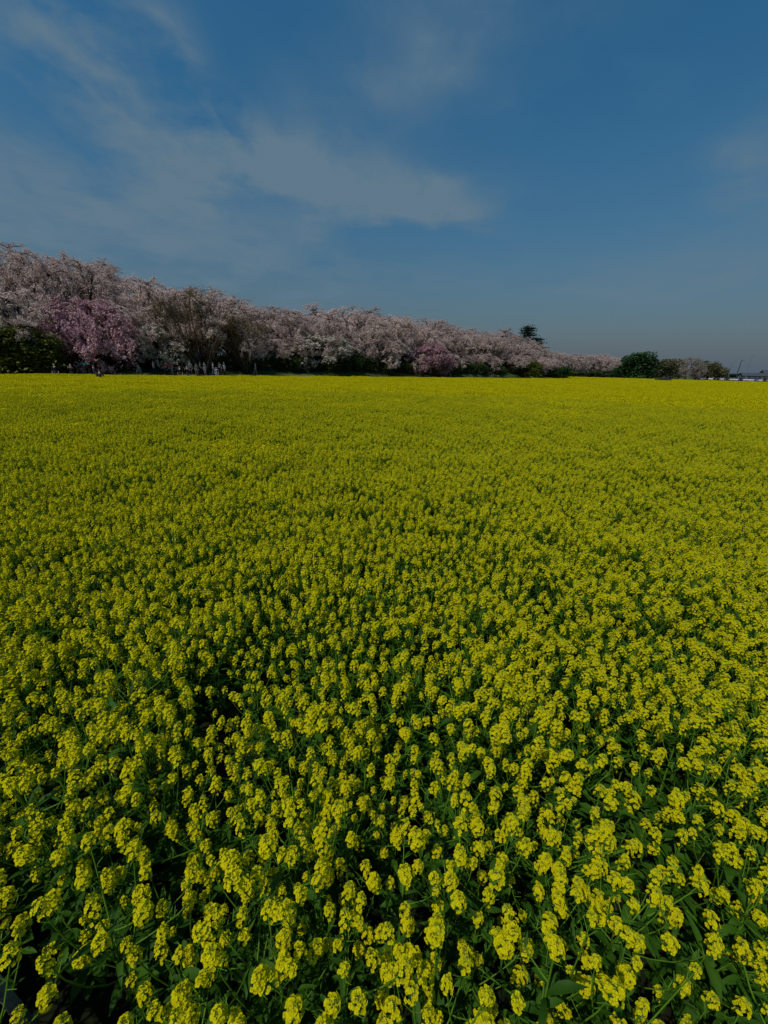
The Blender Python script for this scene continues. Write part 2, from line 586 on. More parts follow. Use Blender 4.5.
TOPS = [(-200, 240), (-60, 240), (0, 248), (60, 251), (110, 266), (140, 277), (160, 287), (185, 286), (230, 295), (265, 301), (290, 311),
        (330, 309), (380, 313), (420, 321), (450, 327), (500, 332), (520, 338), (545, 352), (620, 358)]
ORD = ['first', 'second', 'third', 'fourth', 'fifth', 'sixth', 'seventh', 'eighth', 'ninth', 'tenth', 'eleventh', 'twelfth']
rg = np.random.default_rng(55)
from bisect import bisect


def col_of(p):
    """image column of a world point"""
    v = RM.transposed() @ (Vector(p) - Vector((0, 0, CAM_Z)))
    return W / 2 + FPX * v.x / -v.z


def row_of(p):
    v = RM.transposed() @ (Vector(p) - Vector((0, 0, CAM_Z)))
    return H / 2 - FPX * v.y / -v.z


def spot(px):
    for lim, w_ in ((-5, 'beyond the left edge of the field'), (62, 'behind the olive green bush'), (150, 'behind the deep pink tree'), (222, 'by the larger brown bare tree'), (275, 'by the smaller brown bare tree'),
                    (365, 'around the creamy white tree'), (410, 'between the creamy and the magenta tree'), (465, 'around the magenta pink tree'), (515, 'left of the pine')):
        if px < lim: return w_
    return 'below the pine'


def set_tree_row(s0, s1, step, off, drop, labels, group, wd, shrink=1.0, mats=None):
    s = s0; n = 0; seen = []
    while s < s1:
        o_ = off + rg.uniform(-1.2, 1.2)
        zb = bank_z(o_, s)
        p = E(s, o_, zb - .1)
        px = col_of((p[0], p[1], CAM_Z + 6))
        top = np.interp(px, [a for a, b in TOPS], [b for a, b in TOPS]) + rg.uniform(-3, 5) + drop
        hz = CAM_Z + ray(px, top).z / ray(px, top).y * p[1]
        h = max(3.5, (hz - zb) * shrink)
        k = int(rg.integers(0, 5))
        m = mats[int(rg.integers(0, len(mats)))] if mats else None
        t = place_tree(cherry_kinds[k], 'cherry_tree', labels, 'cherry tree', p, h, group, width=wd * rg.uniform(.85, 1.2) * (.75 + .03 * h), rz=rg.uniform(0, 6.28), crown_mat=m)
        seen.append((px, t)); s += step * rg.uniform(.85, 1.15); n += 1
    return seen


front_row = set_tree_row(-70, S_END + 3, 6.6, 11.5, 3, 'pale pink cherry tree in the row on the embankment', 'cherry trees along the embankment front', 13.0)
back_row = set_tree_row(-70, S_END + 9, 6.8, 18.5, 0, 'pale pink cherry crown rising behind the front cherry row', 'cherry trees along the embankment back', 14.0)
foot_row = set_tree_row(-60, S_END + 3, 7.6, 7.8, 22, 'low pale cherry tree at the embankment foot behind the hedge', 'low cherry trees at the embankment foot', 10.5, .84)
for px, t in foot_row: t['label'] = 'low pale cherry tree at the bank foot, ' + spot(px)
# name the near ones one by one
vis = sorted([(px, t) for px, t in front_row if -20 < px < 560], key=lambda q: q[0])
for i, (px, t) in enumerate(vis[:12]):
    t['label'] = f'pale pink cherry tree with dark limbs, {ORD[i]} from the left in the front row'
for px, t in vis[12:]:
    t['label'] = 'small distant pale pink cherry tree towards the right end of the front row'
for px, t in back_row: t['label'] = 'pale cherry crown rising behind the front cherry row, ' + spot(px)
vis = sorted([(px, t) for px, t in back_row if -20 < px < 560], key=lambda q: q[0])
for i, (px, t) in enumerate(vis[:6]):
    t['label'] = f'tall cherry crown against the sky, {ORD[i]} from the left in the back row'

FAR_SHRUBS = []
# the far row of cherries, beyond the end of the embankment
for i in range(15):
    px = 543 + i * 6.2
    Y = 190 + i * 3.0 + rg.uniform(-3, 3)
    p = at(px, Y, 0)
    top = np.interp(px, [540, 600, 620, 640], [352, 356, 359, 362]) + rg.uniform(-1.2, 1.8)
    place_tree(cherry_kinds[i % 5], 'cherry_tree', 'far pinkish cherry tree in the low line right of the pine', 'cherry tree', p,
               height_at(px, top, Y), 'far cherry trees', width=16, rz=rg.uniform(0, 6))

for i in range(9):
    px = 546 + i * 8.3
    place_tree_later = (px, 186 + rg.uniform(-3, 3), rg.uniform(2.2, 3.6))
    FAR_SHRUBS.append(place_tree_later)
# single trees of their own look
rg2 = np.random.default_rng(210)
ln = grow(rg2, 1.0, [(8, 3.0, 50, .1, .25), (6, 2.0, 46, .05, .2), (5, 1.0, 48, .0, .15), (4, .5, 50, .0, .15)], trunk_r=.24)
q = blossom_clumps(rg2, ln, 2, 40, .15, 7, .075)
ln, q = round_top(ln, q)
pink_kind = (tree_meshes('pink', rg2, ln, M['blossom_pink'], q), *bounds(ln, q))
p = line_at(99, 4.6)[1]
place_tree(pink_kind, 'cherry_tree', 'deep pink cherry with a low round crown in front of the paler trees', 'cherry tree', (p[0], p[1], .1),
           height_at(99, 303, p[1]) - .1, width=9.0, rz=1.0)
s_, p = line_at(432, 5)
place_tree(pink_kind, 'cherry_tree', 'small magenta pink cherry glowing among the paler trees', 'cherry tree', (p[0], p[1], .6),
           height_at(432, 345, p[1]) - .6, width=8.0, rz=2.0, crown_mat=M['blossom_magenta'])
s_, p = line_at(322, 8)
place_tree(pink_kind, 'cherry_tree', 'creamy white blossoming tree above the dark hedge, paler than its neighbours', 'cherry tree', (p[0], p[1], bank_z(8, s_) - .1),
           height_at(322, 334, p[1]) - bank_z(8, s_), width=9.5, rz=3.0, crown_mat=M['blossom_pale'])
s_, p = line_at(12, 8.5)
place_tree(pink_kind, 'cherry_tree', 'whitish low cherry tree above the clipped green bush at the left edge', 'cherry tree', (p[0], p[1], bank_z(8, s_) - .1),
           height_at(12, 300, p[1]) - bank_z(8, s_), width=10, rz=4.0, crown_mat=M['blossom_pale'])
s_, p = line_at(150, 7.5)
place_tree(pink_kind, 'cherry_tree', 'whitish low cherry tree between the pink tree and the brown bare tree', 'cherry tree', (p[0], p[1], bank_z(7.5, s_) - .1),
           height_at(150, 322, p[1]) - bank_z(7.5, s_), width=8, rz=5.0, crown_mat=M['blossom_pale'])

# bare fan-shaped trees
bare = []
for k in range(2):
    rg3 = np.random.default_rng(300 + k)
    ln = grow(rg3, 2.6, [(4, 3.4, 22, .3, .15), (4, 2.2, 24, .2, .2), (4, 1.3, 28, .15, .15), (2, .7, 32, .1, .2)], trunk_r=.18, trunks=7)
    q = leaf_quads(rg3, blossom_centres(rg3, ln, 3, 3.0, .08), .06)
    ln, q = round_top(ln, q)
    bare.append((tree_meshes('bare', rg3, ln, M['tree_olive'], q, twig='twig', thin_from=1), *bounds(ln, q)))
for k, (px, top, wd, lab) in enumerate([(203, 289, 10.5, 'larger brown tree with bare stems fanning up from the hedge'), (249, 313, 8.0, 'smaller brown bare tree fanning up just right of a larger one')]):
    s_, p = line_at(px, 4.4)
    place_tree(bare[k], 'bare_tree', lab, 'tree', (p[0], p[1], .5), height_at(px, top, p[1]) - .5, width=wd, rz=k)


# leafy crowns made of leaf faces filling lobed volumes
def leafy(rg, n, size, lobes, squash=1.0, trunk=True, leafmat='shrub', flat=.4, bark='bark'):
    """unit bush: crown about 1 high and 1 wide on a short stem"""
    cs = []
    cen = []
    for i in range(lobes):
        a = rg.uniform(0, 6.28); rr = .32 * math.sqrt(rg.uniform(0, 1))
        z = rg.uniform(.35, .75) - .35 * rr
        cen.append((rr * math.cos(a), rr * math.sin(a), z, rg.uniform(.14, .25)))
    per = n // lobes
    for x, y, z, r in cen:
        d = rg.normal(0, 1, (per, 3)); d /= np.linalg.norm(d, axis=1)[:, None]
        rad = r * (1 - .55 * rg.uniform(0, 1, per) ** 2.2) * (1 + .18 * np.sin(d[:, 0] * 7 + x * 20) * np.cos(d[:, 2] * 6 + y * 9))
        cs.append(d * rad[:, None] * np.array((1, 1, .85)) + np.array((x, y, z)))
    low = max(20, n // 8)                        # skirts of foliage near the foot
    a = rg.uniform(0, 6.28, low); rr = .42 * np.sqrt(rg.uniform(.2, 1, low))
    cs.append(np.stack([rr * np.cos(a), rr * np.sin(a), rg.uniform(.05, .4, low)], 1))
    c = np.concatenate(cs)
    q = leaf_quads(rg, c, size, flat)
    ln = []
    for x, y, z, r in cen[:7]:
        mid = np.array((x * .35, y * .35, z * .5))
        ln.append((np.array([(0, 0, -.03), mid, (x, y, z)]), .022, .006, 0))
    return tree_meshes('leafy', rg, ln, M[leafmat], q, bark=bark), q[:, :, 2].max(), .5


shrub_kinds = [leafy(np.random.default_rng(400 + k), 2600, .035, 14) for k in range(4)]
GRP_H = 'dark evergreen shrubs of the hedge under the cherries'
for off, h0, st, s0, s1 in ((6.6, 2.2, 2.5, -62, S_END + 6), (9.6, 2.6, 3.1, -62, S_END + 6)):
    s = s0
    while s < s1:
        o_ = off + rg.uniform(-.5, .5)
        p = E(s, o_, bank_z(o_, s) - .05)
        px = col_of((p[0], p[1], 1.5))
        hh = h0 * rg.uniform(.75, 1.2)
        lab = ('dark evergreen shrub in the hedge, ' if off < 8 else 'dark evergreen shrub up the bank, ') + spot(px)
        tsh = place_tree(shrub_kinds[int(rg.integers(0, 4))], 'evergreen_shrub', lab, 'shrub', p, hh, GRP_H if off < 8 else 'dark evergreen shrubs up the bank', width=hh * rg.uniform(1.1, 1.5), rz=rg.uniform(0, 6))
        s += st * rg.uniform(.8, 1.25)
for px, Y, hh in FAR_SHRUBS:
    place_tree(shrub_kinds[int(px) % 4], 'evergreen_shrub', 'dark low shrub at the foot of the far cherry line', 'shrub', at(px, Y, 0), hh, 'dark shrubs under the far cherries', width=hh * 2.2, rz=px)
big_leaf = leafy(np.random.default_rng(420), 9000, .026, 26)
s_, p = line_at(27, 2.8)
place_tree(big_leaf, 'clipped_bush', 'broad rounded olive green bush at the left edge behind the field', 'bush', (p[0], p[1], .15), height_at(27, 323, p[1]) - .15,
           width=8.0, crown_mat=M['bush'])
s_, p = line_at(537, 4)
for px, top, wd, lab in ((533, 360, 6.0, 'mid green bush below the blossom right of the pine'), (560, 366, 6.0, 'low dark green bush at the right end of the blossom row')):
    s_, p = line_at(px, 4.0)
    place_tree(big_leaf, 'green_bush', lab, 'bush', (p[0], p[1], .1), height_at(px, top, p[1]), width=wd, rz=px, crown_mat=M['bush' if px < 540 else 'tree_green'])

# pine behind the blossom
pine_rg = np.random.default_rng(500)
w = MB(); nq = []
tp = np.array([(0, 0, -.3), (.1, 0, 3), (-.1, .1, 6), (.35, 0, 9), (.2, 0, 11)], float)
w.tube(tp, [.32, .27, .21, .12, .05], 8)
for k in range(17):
    z = 3.2 + k * .47; a = k * 2.4 + pine_rg.uniform(-.4, .4); L = (1.0 - .062 * k) * 3.4 * pine_rg.uniform(.75, 1.15)
    base = np.array([np.interp(z, tp[:, 2], tp[:, i]) for i in range(3)])
    d = np.array((math.cos(a), math.sin(a), .12))
    pts = np.array([base, base + d * L * .5 + (0, 0, .05), base + d * L + (0, 0, -.05)])
    w.tube(pts, [.09, .06, .02], 5)
    for f in np.linspace(.35, 1.0, 4):
        c = base + d * L * f
        n = 120
        nq.append(c + pine_rg.normal(0, 1, (n, 3)) * np.array((.55, .55, .07)))
nq.append(tp[-1] + pine_rg.normal(0, 1, (160, 3)) * np.array((.5, .5, .2)))
q = leaf_quads(pine_rg, np.concatenate(nq), .15, .8)
c = MB(); c.quads(q)
pine = (w.mesh('trunk', [M['bark']], True), c.mesh('crown', [M['needle']])), q[:, :, 2].max(), np.percentile(np.abs(q[:, :, 0]), 97)
for px, off, top, wd, lab in ((521, 27, 324, 10.5, 'dark layered pine standing above the blossom against the sky'), (532, 26, 336, 11.0, 'smaller dark pine leaning out just right of the tall pine')):
    s_, p = line_at(px, off)
    place_tree(pine, 'pine_tree', lab, 'pine', (p[0], p[1], 0), height_at(px, top, p[1]), width=wd, rz=px)

# trees beyond the right end of the field
gt = [leafy(np.random.default_rng(440 + k), 9000, .030, 24 - 6 * k) for k in range(2)]
for px, Y, top, wd, m, lab in (
        (636, 152, 351, 13.5, 'tree_green', 'dense dark green round tree by the field end'),
        (619, 156, 367, 6.0, 'tree_green', 'low dark green bush at the left foot of the round tree'),
        (662, 168, 358, 12.0, 'tree_olive', 'olive green tree right beside the dark round tree'),
        (705, 190, 360, 10.0, 'tree_olive', 'olive tree with a thin top, right of the blossoming pair'),
        (716, 196, 363, 9.5, 'tree_olive', 'rightmost small olive tree of the cluster, near the lamp posts')):
    p = at(px, Y, 0)
    place_tree(gt[px % 2], 'broadleaf_tree', lab, 'tree', p, height_at(px, top, Y), width=wd, rz=px, crown_mat=M[m])
for px, Y, top, wd, m, lab in ((686, 180, 358, 14, 'blossom_dull', 'greyish blossoming cherry between two olive trees'), (679, 172, 366, 9, 'blossom_dull', 'low pinkish cherry in front of the greyish one by the olive tree'),
                               (696, 184, 366, 9, 'blossom_dull', 'low pinkish cherry at the right foot of the greyish blossoming tree')):
    p = at(px, Y, 0)
    place_tree(cherry_kinds[px % 5], 'cherry_tree', lab, 'cherry tree', p, height_at(px, top, Y), width=wd, rz=px, crown_mat=M[m])
for i in range(16):
    px = 724 + i * 4.0; Y = 420 + rg.uniform(-20, 20)
    p = at(px, Y, 0)
    place_tree(gt[i % 2], 'distant_tree', 'tiny blue green tree on the skyline behind the parked cars', 'tree', p, height_at(px, 373.8 + .03 * (px - 724) + rg.uniform(-1.0, 1.2), Y), 'trees on the skyline',
               width=rg.uniform(10, 18), rz=i, crown_mat=M['tree_far'])


# ------------------------------------------------------------------ far right: parked cars, lamp posts, houses
def car_meshes():
    secs = [(-2.1, .42, .74, .78), (-2.0, .30, .88, .82), (-1.3, .22, .95, .86), (-.2, .2, .98, .87), (.9, .22, .98, .87), (1.8, .3, .92, .84), (2.1, .42, .80, .78)]
    b = MB(); v = []
    for x, z0, z1, hw in secs:
        for y, z in ((-hw * .9, z0), (-hw, (z0 + z1) / 2), (-hw * .93, z1), (0, z1 + .03), (hw * .93, z1), (hw, (z0 + z1) / 2), (hw * .9, z0), (0, z0)):
            v.append((x, y, z))
    f = []
    n = len(secs)
    for i in range(n - 1):
        for j in range(8):
            f.append((i * 8 + j, i * 8 + (j + 1) % 8, (i + 1) * 8 + (j + 1) % 8, (i + 1) * 8 + j))
    for e in (0, n - 1):
        f += [(e * 8 + 0, e * 8 + 1, e * 8 + 6, e * 8 + 7), (e * 8 + 1, e * 8 + 2, e * 8 + 5, e * 8 + 6), (e * 8 + 2, e * 8 + 3, e * 8 + 4, e * 8 + 5)]
    b.add(v, f)
    # cabin roof and pillars
    cab = [(-1.05, .97, .76), (-.45, 1.46, .62), (1.15, 1.48, .62), (1.75, .95, .76)]
    for i, ((x0, z0, w0), (x1, z1, w1)) in enumerate(zip(cab[:-1], cab[1:])):
        if i == 1:
            b.quads(np.array([[(x0, -w0, z0), (x1, -w1, z1), (x1, w1, z1), (x0, w0, z0)]], float))
    for sgn in (-1, 1):
        for a, c in ((cab[0], cab[1]), (cab[3], cab[2])):
            b.tube([(a[0], sgn * a[2], a[1]), (c[0], sgn * c[2], c[1])], .045, 4)
        b.tube([(.35, sgn * .8, .95), (.35, sgn * .63, 1.46)], .04, 4)
    body = b
    gl = MB()
    gl.quads(np.array([[(-1.02, -.73, .99), (-1.02, .73, .99), (-.46, .6, 1.44), (-.46, -.6, 1.44)], [(1.72, -.73, .97), (1.16, -.6, 1.46), (1.16, .6, 1.46), (1.72, .73, .97)],
                       [(-1.0, -.77, .98), (-.43, -.63, 1.45), (1.14, -.63, 1.46), (1.7, -.77, .96)], [(-1.0, .77, .98), (1.7, .77, .96), (1.14, .63, 1.46), (-.43, .63, 1.45)]], float))
    wh = []
    for x in (-1.35, 1.3):
        for y in (-.78, .78):
            m = MB()
            ph = np.linspace(0, 2 * np.pi, 15)
            m.tube([(x, y - .1, .31), (x, y + .1, .31)], .31, 14, 0, cap=True)
            wh.append(m)
    lamps = []
    for x, mname, nm in ((-2.06, 'lamp_glass', 'headlight'), (2.06, 'tail_glass', 'tail_light')):
        for y in (-.6, .6):
            m = MB(); m.box((x, y, .70), (.12, .30, .13)); lamps.append((m, mname, nm))
    return body, gl, wh, lamps


cb, cg, cw, cl = car_meshes()
body_me = {k: cb.mesh('body', [M[k]], False) for k in ('white_paint', 'silver_paint', 'black_paint', 'blue_paint')}
glass_me = cg.mesh('window_glass', [M['glass']])
wheel_me = [m.mesh('wheel', [M['rubber']]) for m in cw]
lamp_me = [(m.mesh(nm, [M[mn]]), nm) for m, mn, nm in cl]


def car(loc, rz, paint, label, group=None):
    t = thing('parked_car', label, 'car', loc, rz, group)
    link('body', body_me[paint], t); link('window_glass', glass_me, t)
    for w_ in wheel_me: link('wheel', w_, t)
    for l_, nm in lamp_me: link(nm, l_, t)
    return t


p = at(664.5, 118, 0)
BLACK_CAR = (p[0], p[1])
car(p, -.62, 'black_paint', 'black car parked alone at the field edge below the olive tree')
park = [(704, 'silver_paint'), (712, 'white_paint'), (718.5, 'black_paint'), (722.5, 'white_paint'), (728, 'black_paint'), (732, 'silver_paint'), (737, 'white_paint'), (741.5, 'black_paint'),
        (744.5, 'white_paint'), (749, 'silver_paint'), (752.5, 'white_paint'), (757, 'blue_paint'), (761, 'white_paint'), (766, 'black_paint'), (771, 'silver_paint'), (777, 'white_paint')]
LAB = {'white_paint': 'white car in the far row parked beyond the field', 'silver_paint': 'silver car in the far row parked beyond the field',
       'black_paint': 'black car in the far row parked beyond the field', 'blue_paint': 'dark blue car in the far row parked beyond the field'}
for px, c_ in park:
    car(at(px, 182 + rg.uniform(-1, 1), .25), math.pi / 2 - math.atan2(px - 384, 425) + rg.uniform(-.08, .08), c_, LAB[c_], 'cars parked in the far row ' + c_.split('_')[0])
mb = MB(); mb.quads(np.array([[at(640, 170), at(860, 170), at(860, 212), at(640, 212)]]) + np.array((0, 0, .012)))
tag(mb.build('car_park_ground', [M['gravel']]), kind='structure')
mb = MB(); a0, a1 = np.array(at(640, 169)), np.array(at(860, 169))
mb.box((a0 + a1) / 2 + (0, 1.2, .12), (np.linalg.norm(a1 - a0), 1.6, .24))
tag(mb.build('road_bank', [M['verge']]), kind='structure')


def lamp_post(px, Y, top, m, r, label, head=True):
    p = at(px, Y, 0); h = height_at(px + 3, top, Y)
    t = thing('lamp_post', label, 'lamp post', p)
    a = MB(); a.tube([(0, 0, 0), (0, 0, h * .5), (0, 0, h)], [r, r * .8, r * .55], 8, cap=True); a.build('pole', [M[m]], t, True)
    a = MB(); a.tube([(0, 0, 0), (0, 0, .5)], [r * 1.9, r * 1.7], 8, cap=True); a.build('base', [M[m]], t)
    if head:
        a = MB(); a.tube([(0, 0, h - .1), (.3, 0, h + .12), (.5, 0, h + .15)], [r * .5, r * .45, r * .4], 6); a.build('arm', [M[m]], t)
        a = MB(); a.box((.75, 0, h + .15), (.7, .35, .16)); hd = a.build('lamp_head', [M[m]], t)
        a = MB(); a.box((.75, 0, h + .055), (.6, .28, .03)); a.build('lamp_glass', [M['lamp_glass']], hd)


lamp_post(728.5, 205, 362, 'pole_grey', .13, 'slim grey lamp post, leftmost of three at the right skyline')
lamp_post(736.5, 186, 360.5, 'pole_dark', .20, 'dark thick lamp post, middle of three at the right skyline', True)
lamp_post(745.5, 200, 356, 'pole_grey', .13, 'tallest grey lamp post, rightmost of three at the right skyline')


def house(px, Y, w_, d_, h, rz, label):
    t = thing('house', label, 'house', at(px, Y, 0), rz)
    a = MB(); a.box((0, 0, h / 2), (w_, d_, h)); wl = a.build('wall', [M['house_wall']], t)
    a = MB(); e = .5; rh = d_ * .28
    v = np.array([(-w_ / 2 - e, -d_ / 2 - e, h), (w_ / 2 + e, -d_ / 2 - e, h), (w_ / 2 + e, 0, h + rh), (-w_ / 2 - e, 0, h + rh), (w_ / 2 + e, d_ / 2 + e, h), (-w_ / 2 - e, d_ / 2 + e, h)])
    a.add(v, [(0, 1, 2, 3), (3, 2, 4, 5), (0, 3, 5, 5)][:2]); a.add(v + (0, 0, .16), [(0, 1, 2, 3), (3, 2, 4, 5)])
    for q_ in ((0, 1), (1, 2), (2, 4), (4, 5), (5, 3), (3, 0)):
        a.quads(np.array([[v[q_[0]], v[q_[1]], v[q_[1]] + (0, 0, .16), v[q_[0]] + (0, 0, .16)]]))
    a.quads(np.array([[(w_ / 2, -d_ / 2, h), (w_ / 2, d_ / 2, h), (w_ / 2, .05, h + rh - .03), (w_ / 2, -.05, h + rh - .03)], [(-w_ / 2, -d_ / 2, h), (-w_ / 2, d_ / 2, h), (-w_ / 2, .05, h + rh - .03), (-w_ / 2, -.05, h + rh - .03)]], float))
    a.build('roof', [M['roof_tile']], t)
    n = max(2, int(w_ / 3))
    for i in range(n):
        for z in ([1.4] if h < 4 else [1.4, 4.1]):
            a = MB(); x = -w_ / 2 + (i + .5) * w_ / n
            a.box((x, -d_ / 2 - .03, z), (1.5, .1, 1.2)); f_ = a.build('window', [M['pole_grey']], t)
            a = MB(); a.box((x, -d_ / 2 - .09, z), (1.3, .04, 1.0)); a.build('pane', [M['glass']], f_)


house(757, 330, 22, 8, 2.8, -.3, 'low long house with dark roof behind the parked cars')
house(768, 335, 9, 8, 5.2, -.4, 'two storey far house with dark roof at the right edge')


# ------------------------------------------------------------------ people
def body_mesh(pose):
    J = {'pelvis': (0, 0, .93), 'waist': (0, .01, 1.08), 'chest': (0, .0, 1.28), 'neck': (0, .01, 1.46), 'chin': (0, .0, 1.53), 'head': (0, .0, 1.62), 'crown': (0, .01, 1.70),
         'shL': (.17, 0, 1.40), 'elL': (.23, .02, 1.13), 'wrL': (.24, -.05, .90), 'haL': (.24, -.08, .81),
         'shR': (-.17, 0, 1.40), 'elR': (-.23, .02, 1.13), 'wrR': (-.24, -.05, .90), 'haR': (-.24, -.08, .81),
         'hiL': (.095, 0, .88), 'knL': (.10, -.02, .49), 'anL': (.10, .02, .09), 'toL': (.11, -.16, .04),
         'hiR': (-.095, 0, .88), 'knR': (-.10, -.02, .49), 'anR': (-.10, .02, .09), 'toR': (-.11, -.16, .04)}
    if pose == 'camera':
        J |= {'elL': (.24, -.10, 1.20), 'wrL': (.10, -.27, 1.42), 'haL': (.05, -.30, 1.50), 'elR': (-.24, -.10, 1.20), 'wrR': (-.10, -.27, 1.42), 'haR': (-.05, -.30, 1.50)}
    if pose == 'walk':
        J |= {'knL': (.10, -.20, .52), 'anL': (.10, -.22, .10), 'toL': (.11, -.40, .06), 'knR': (-.10, .06, .50), 'anR': (-.10, .28, .13), 'toR': (-.11, .14, .04),
              'elL': (.23, .12, 1.15), 'wrL': (.22, .10, .92), 'haL': (.22, .08, .83), 'elR': (-.23, -.06, 1.14), 'wrR': (-.22, -.22, .96), 'haR': (-.22, -.28, .89)}
    if pose == 'crouch':
        for k in ('pelvis', 'waist', 'chest', 'neck', 'chin', 'head', 'crown', 'shL', 'shR', 'hiL', 'hiR'):
            x, y, z = J[k]; J[k] = (x, y - max(0, z - .9) * .35, z - .50)
        J |= {'knL': (.15, -.36, .52), 'anL': (.12, -.02, .10), 'toL': (.14, -.20, .04), 'knR': (-.15, -.36, .50), 'anR': (-.12, -.02, .10), 'toR': (-.14, -.20, .04),
              'elL': (.26, -.34, .68), 'wrL': (.14, -.50, .82), 'haL': (.08, -.55, .88), 'elR': (-.26, -.34, .68), 'wrR': (-.14, -.50, .82), 'haR': (-.08, -.55, .88)}
    rad = {'pelvis': .145, 'waist': .13, 'chest': .15, 'neck': .06, 'chin': .072, 'head': .098, 'crown': .07, 'sh': .07, 'el': .045, 'wr': .034, 'ha': .038, 'hi': .095, 'kn': .062, 'an': .045, 'to': .042}
    ed = [('pelvis', 'waist'), ('waist', 'chest'), ('chest', 'neck'), ('neck', 'chin'), ('chin', 'head'), ('head', 'crown')]
    for s in 'LR':
        ed += [('chest', 'sh' + s), ('sh' + s, 'el' + s), ('el' + s, 'wr' + s), ('wr' + s, 'ha' + s), ('pelvis', 'hi' + s), ('hi' + s, 'kn' + s), ('kn' + s, 'an' + s), ('an' + s, 'to' + s)]
    names = list(J); idx = {n: i for i, n in enumerate(names)}
    me = bpy.data.meshes.new('body_seed')
    me.from_pydata([J[n] for n in names], [(idx[a], idx[b]) for a, b in ed], [])
    o = link('body_seed', me)
    md = o.modifiers.new('skin', 'SKIN')
    for i, n in enumerate(names):
        r_ = rad.get(n) or rad[n[:-1]]
        me.skin_vertices[0].data[i].radius = (r_, r_ * (.78 if n in ('pelvis', 'waist', 'chest') else 1))
        me.skin_vertices[0].data[i].use_root = n == 'pelvis'
    sb = o.modifiers.new('sub', 'SUBSURF'); sb.levels = 1
    dg = bpy.context.evaluated_depsgraph_get()
    res = bpy.data.meshes.new_from_object(o.evaluated_get(dg))
    bpy.data.objects.remove(o)
    jl = np.array([J[n] for n in names])
    skin_set = {idx[n] for n in ('neck', 'chin', 'head', 'crown', 'haL', 'haR', 'wrL', 'wrR')}
    leg = {idx[n] for n in ('hiL', 'hiR', 'knL', 'knR', 'anL', 'anR', 'pelvis')}; shoe = {idx['toL'], idx['toR']}
    for pl in res.polygons:
        c = np.array(pl.center); k = int(np.argmin(np.linalg.norm(jl - c, axis=1)))
        pl.material_index = 0 if k in skin_set else (2 if k in leg else (3 if k in shoe else 1))
        pl.use_smooth = True
    return res, J


bodies = {k: body_mesh(k) for k in ('stand', 'walk', 'camera', 'crouch')}


def person(loc, rz, pose, shirt, legs, label, size=1.0, hat=None, group=None, long_hair=False):
    me0, J = bodies[pose]
    me = me0.copy()
    me.materials.clear()
    for m in ('skin', shirt, legs, 'black_cloth'): me.materials.append(M[m])
    for pl, q_ in zip(me.polygons, me0.polygons): pl.material_index = q_.material_index
    t = link('person', me); t.location = loc; t.rotation_euler = (0, 0, rz); t.scale = (size,) * 3
    tag(t, label, 'person', group)
    hx, hy, hz = J['head']
    hb = MB(); v = []; rows = 6
    for i in range(rows + 1):
        th = i / rows * (1.9 if long_hair else 1.45)
        for j in range(12):
            a = j / 12 * 2 * math.pi
            fr = 1.0 if math.sin(a) > -.3 else max(.0, 1 - max(0, th - .95) * 1.6)
            tt = th * (fr if th > .95 else 1)
            v.append((hx + .112 * math.sin(tt) * math.cos(a), hy + .012 + .118 * math.sin(tt) * math.sin(a), hz + .02 + .118 * math.cos(tt)))
    f = [(i * 12 + j, i * 12 + (j + 1) % 12, (i + 1) * 12 + (j + 1) % 12, (i + 1) * 12 + j) for i in range(rows) for j in range(12)]
    hb.add(v, f)
    hb.build('hat' if hat else 'hair', [M[hat or 'hair']], t, True)
    if hat:
        a = [(0.2 * math.cos(j / 16 * 6.2832), .2 * math.sin(j / 16 * 6.2832)) for j in range(16)]
        b = MB(); b.add([(hx + x * .5, hy + y * .5, hz + .06) for x, y in a] + [(hx + x, hy + y, hz + .035) for x, y in a] + [(hx + x, hy + y, hz + .025) for x, y in a],
                        [(i, (i + 1) % 16, 16 + (i + 1) % 16, 16 + i) for i in range(16)] + [(16 + i, 16 + (i + 1) % 16, 32 + (i + 1) % 16, 32 + i) for i in range(16)])
        b.build('hat_brim', [M[hat]], t)
    nb = MB(); fy = hy - .098
    nb.add([(hx - .014, fy + .01, hz - .03), (hx + .014, fy + .01, hz - .03), (hx, fy - .022, hz - .025), (hx, fy + .006, hz + .025)], [(0, 1, 2, 2), (0, 2, 3, 3), (1, 3, 2, 2)])
    return t


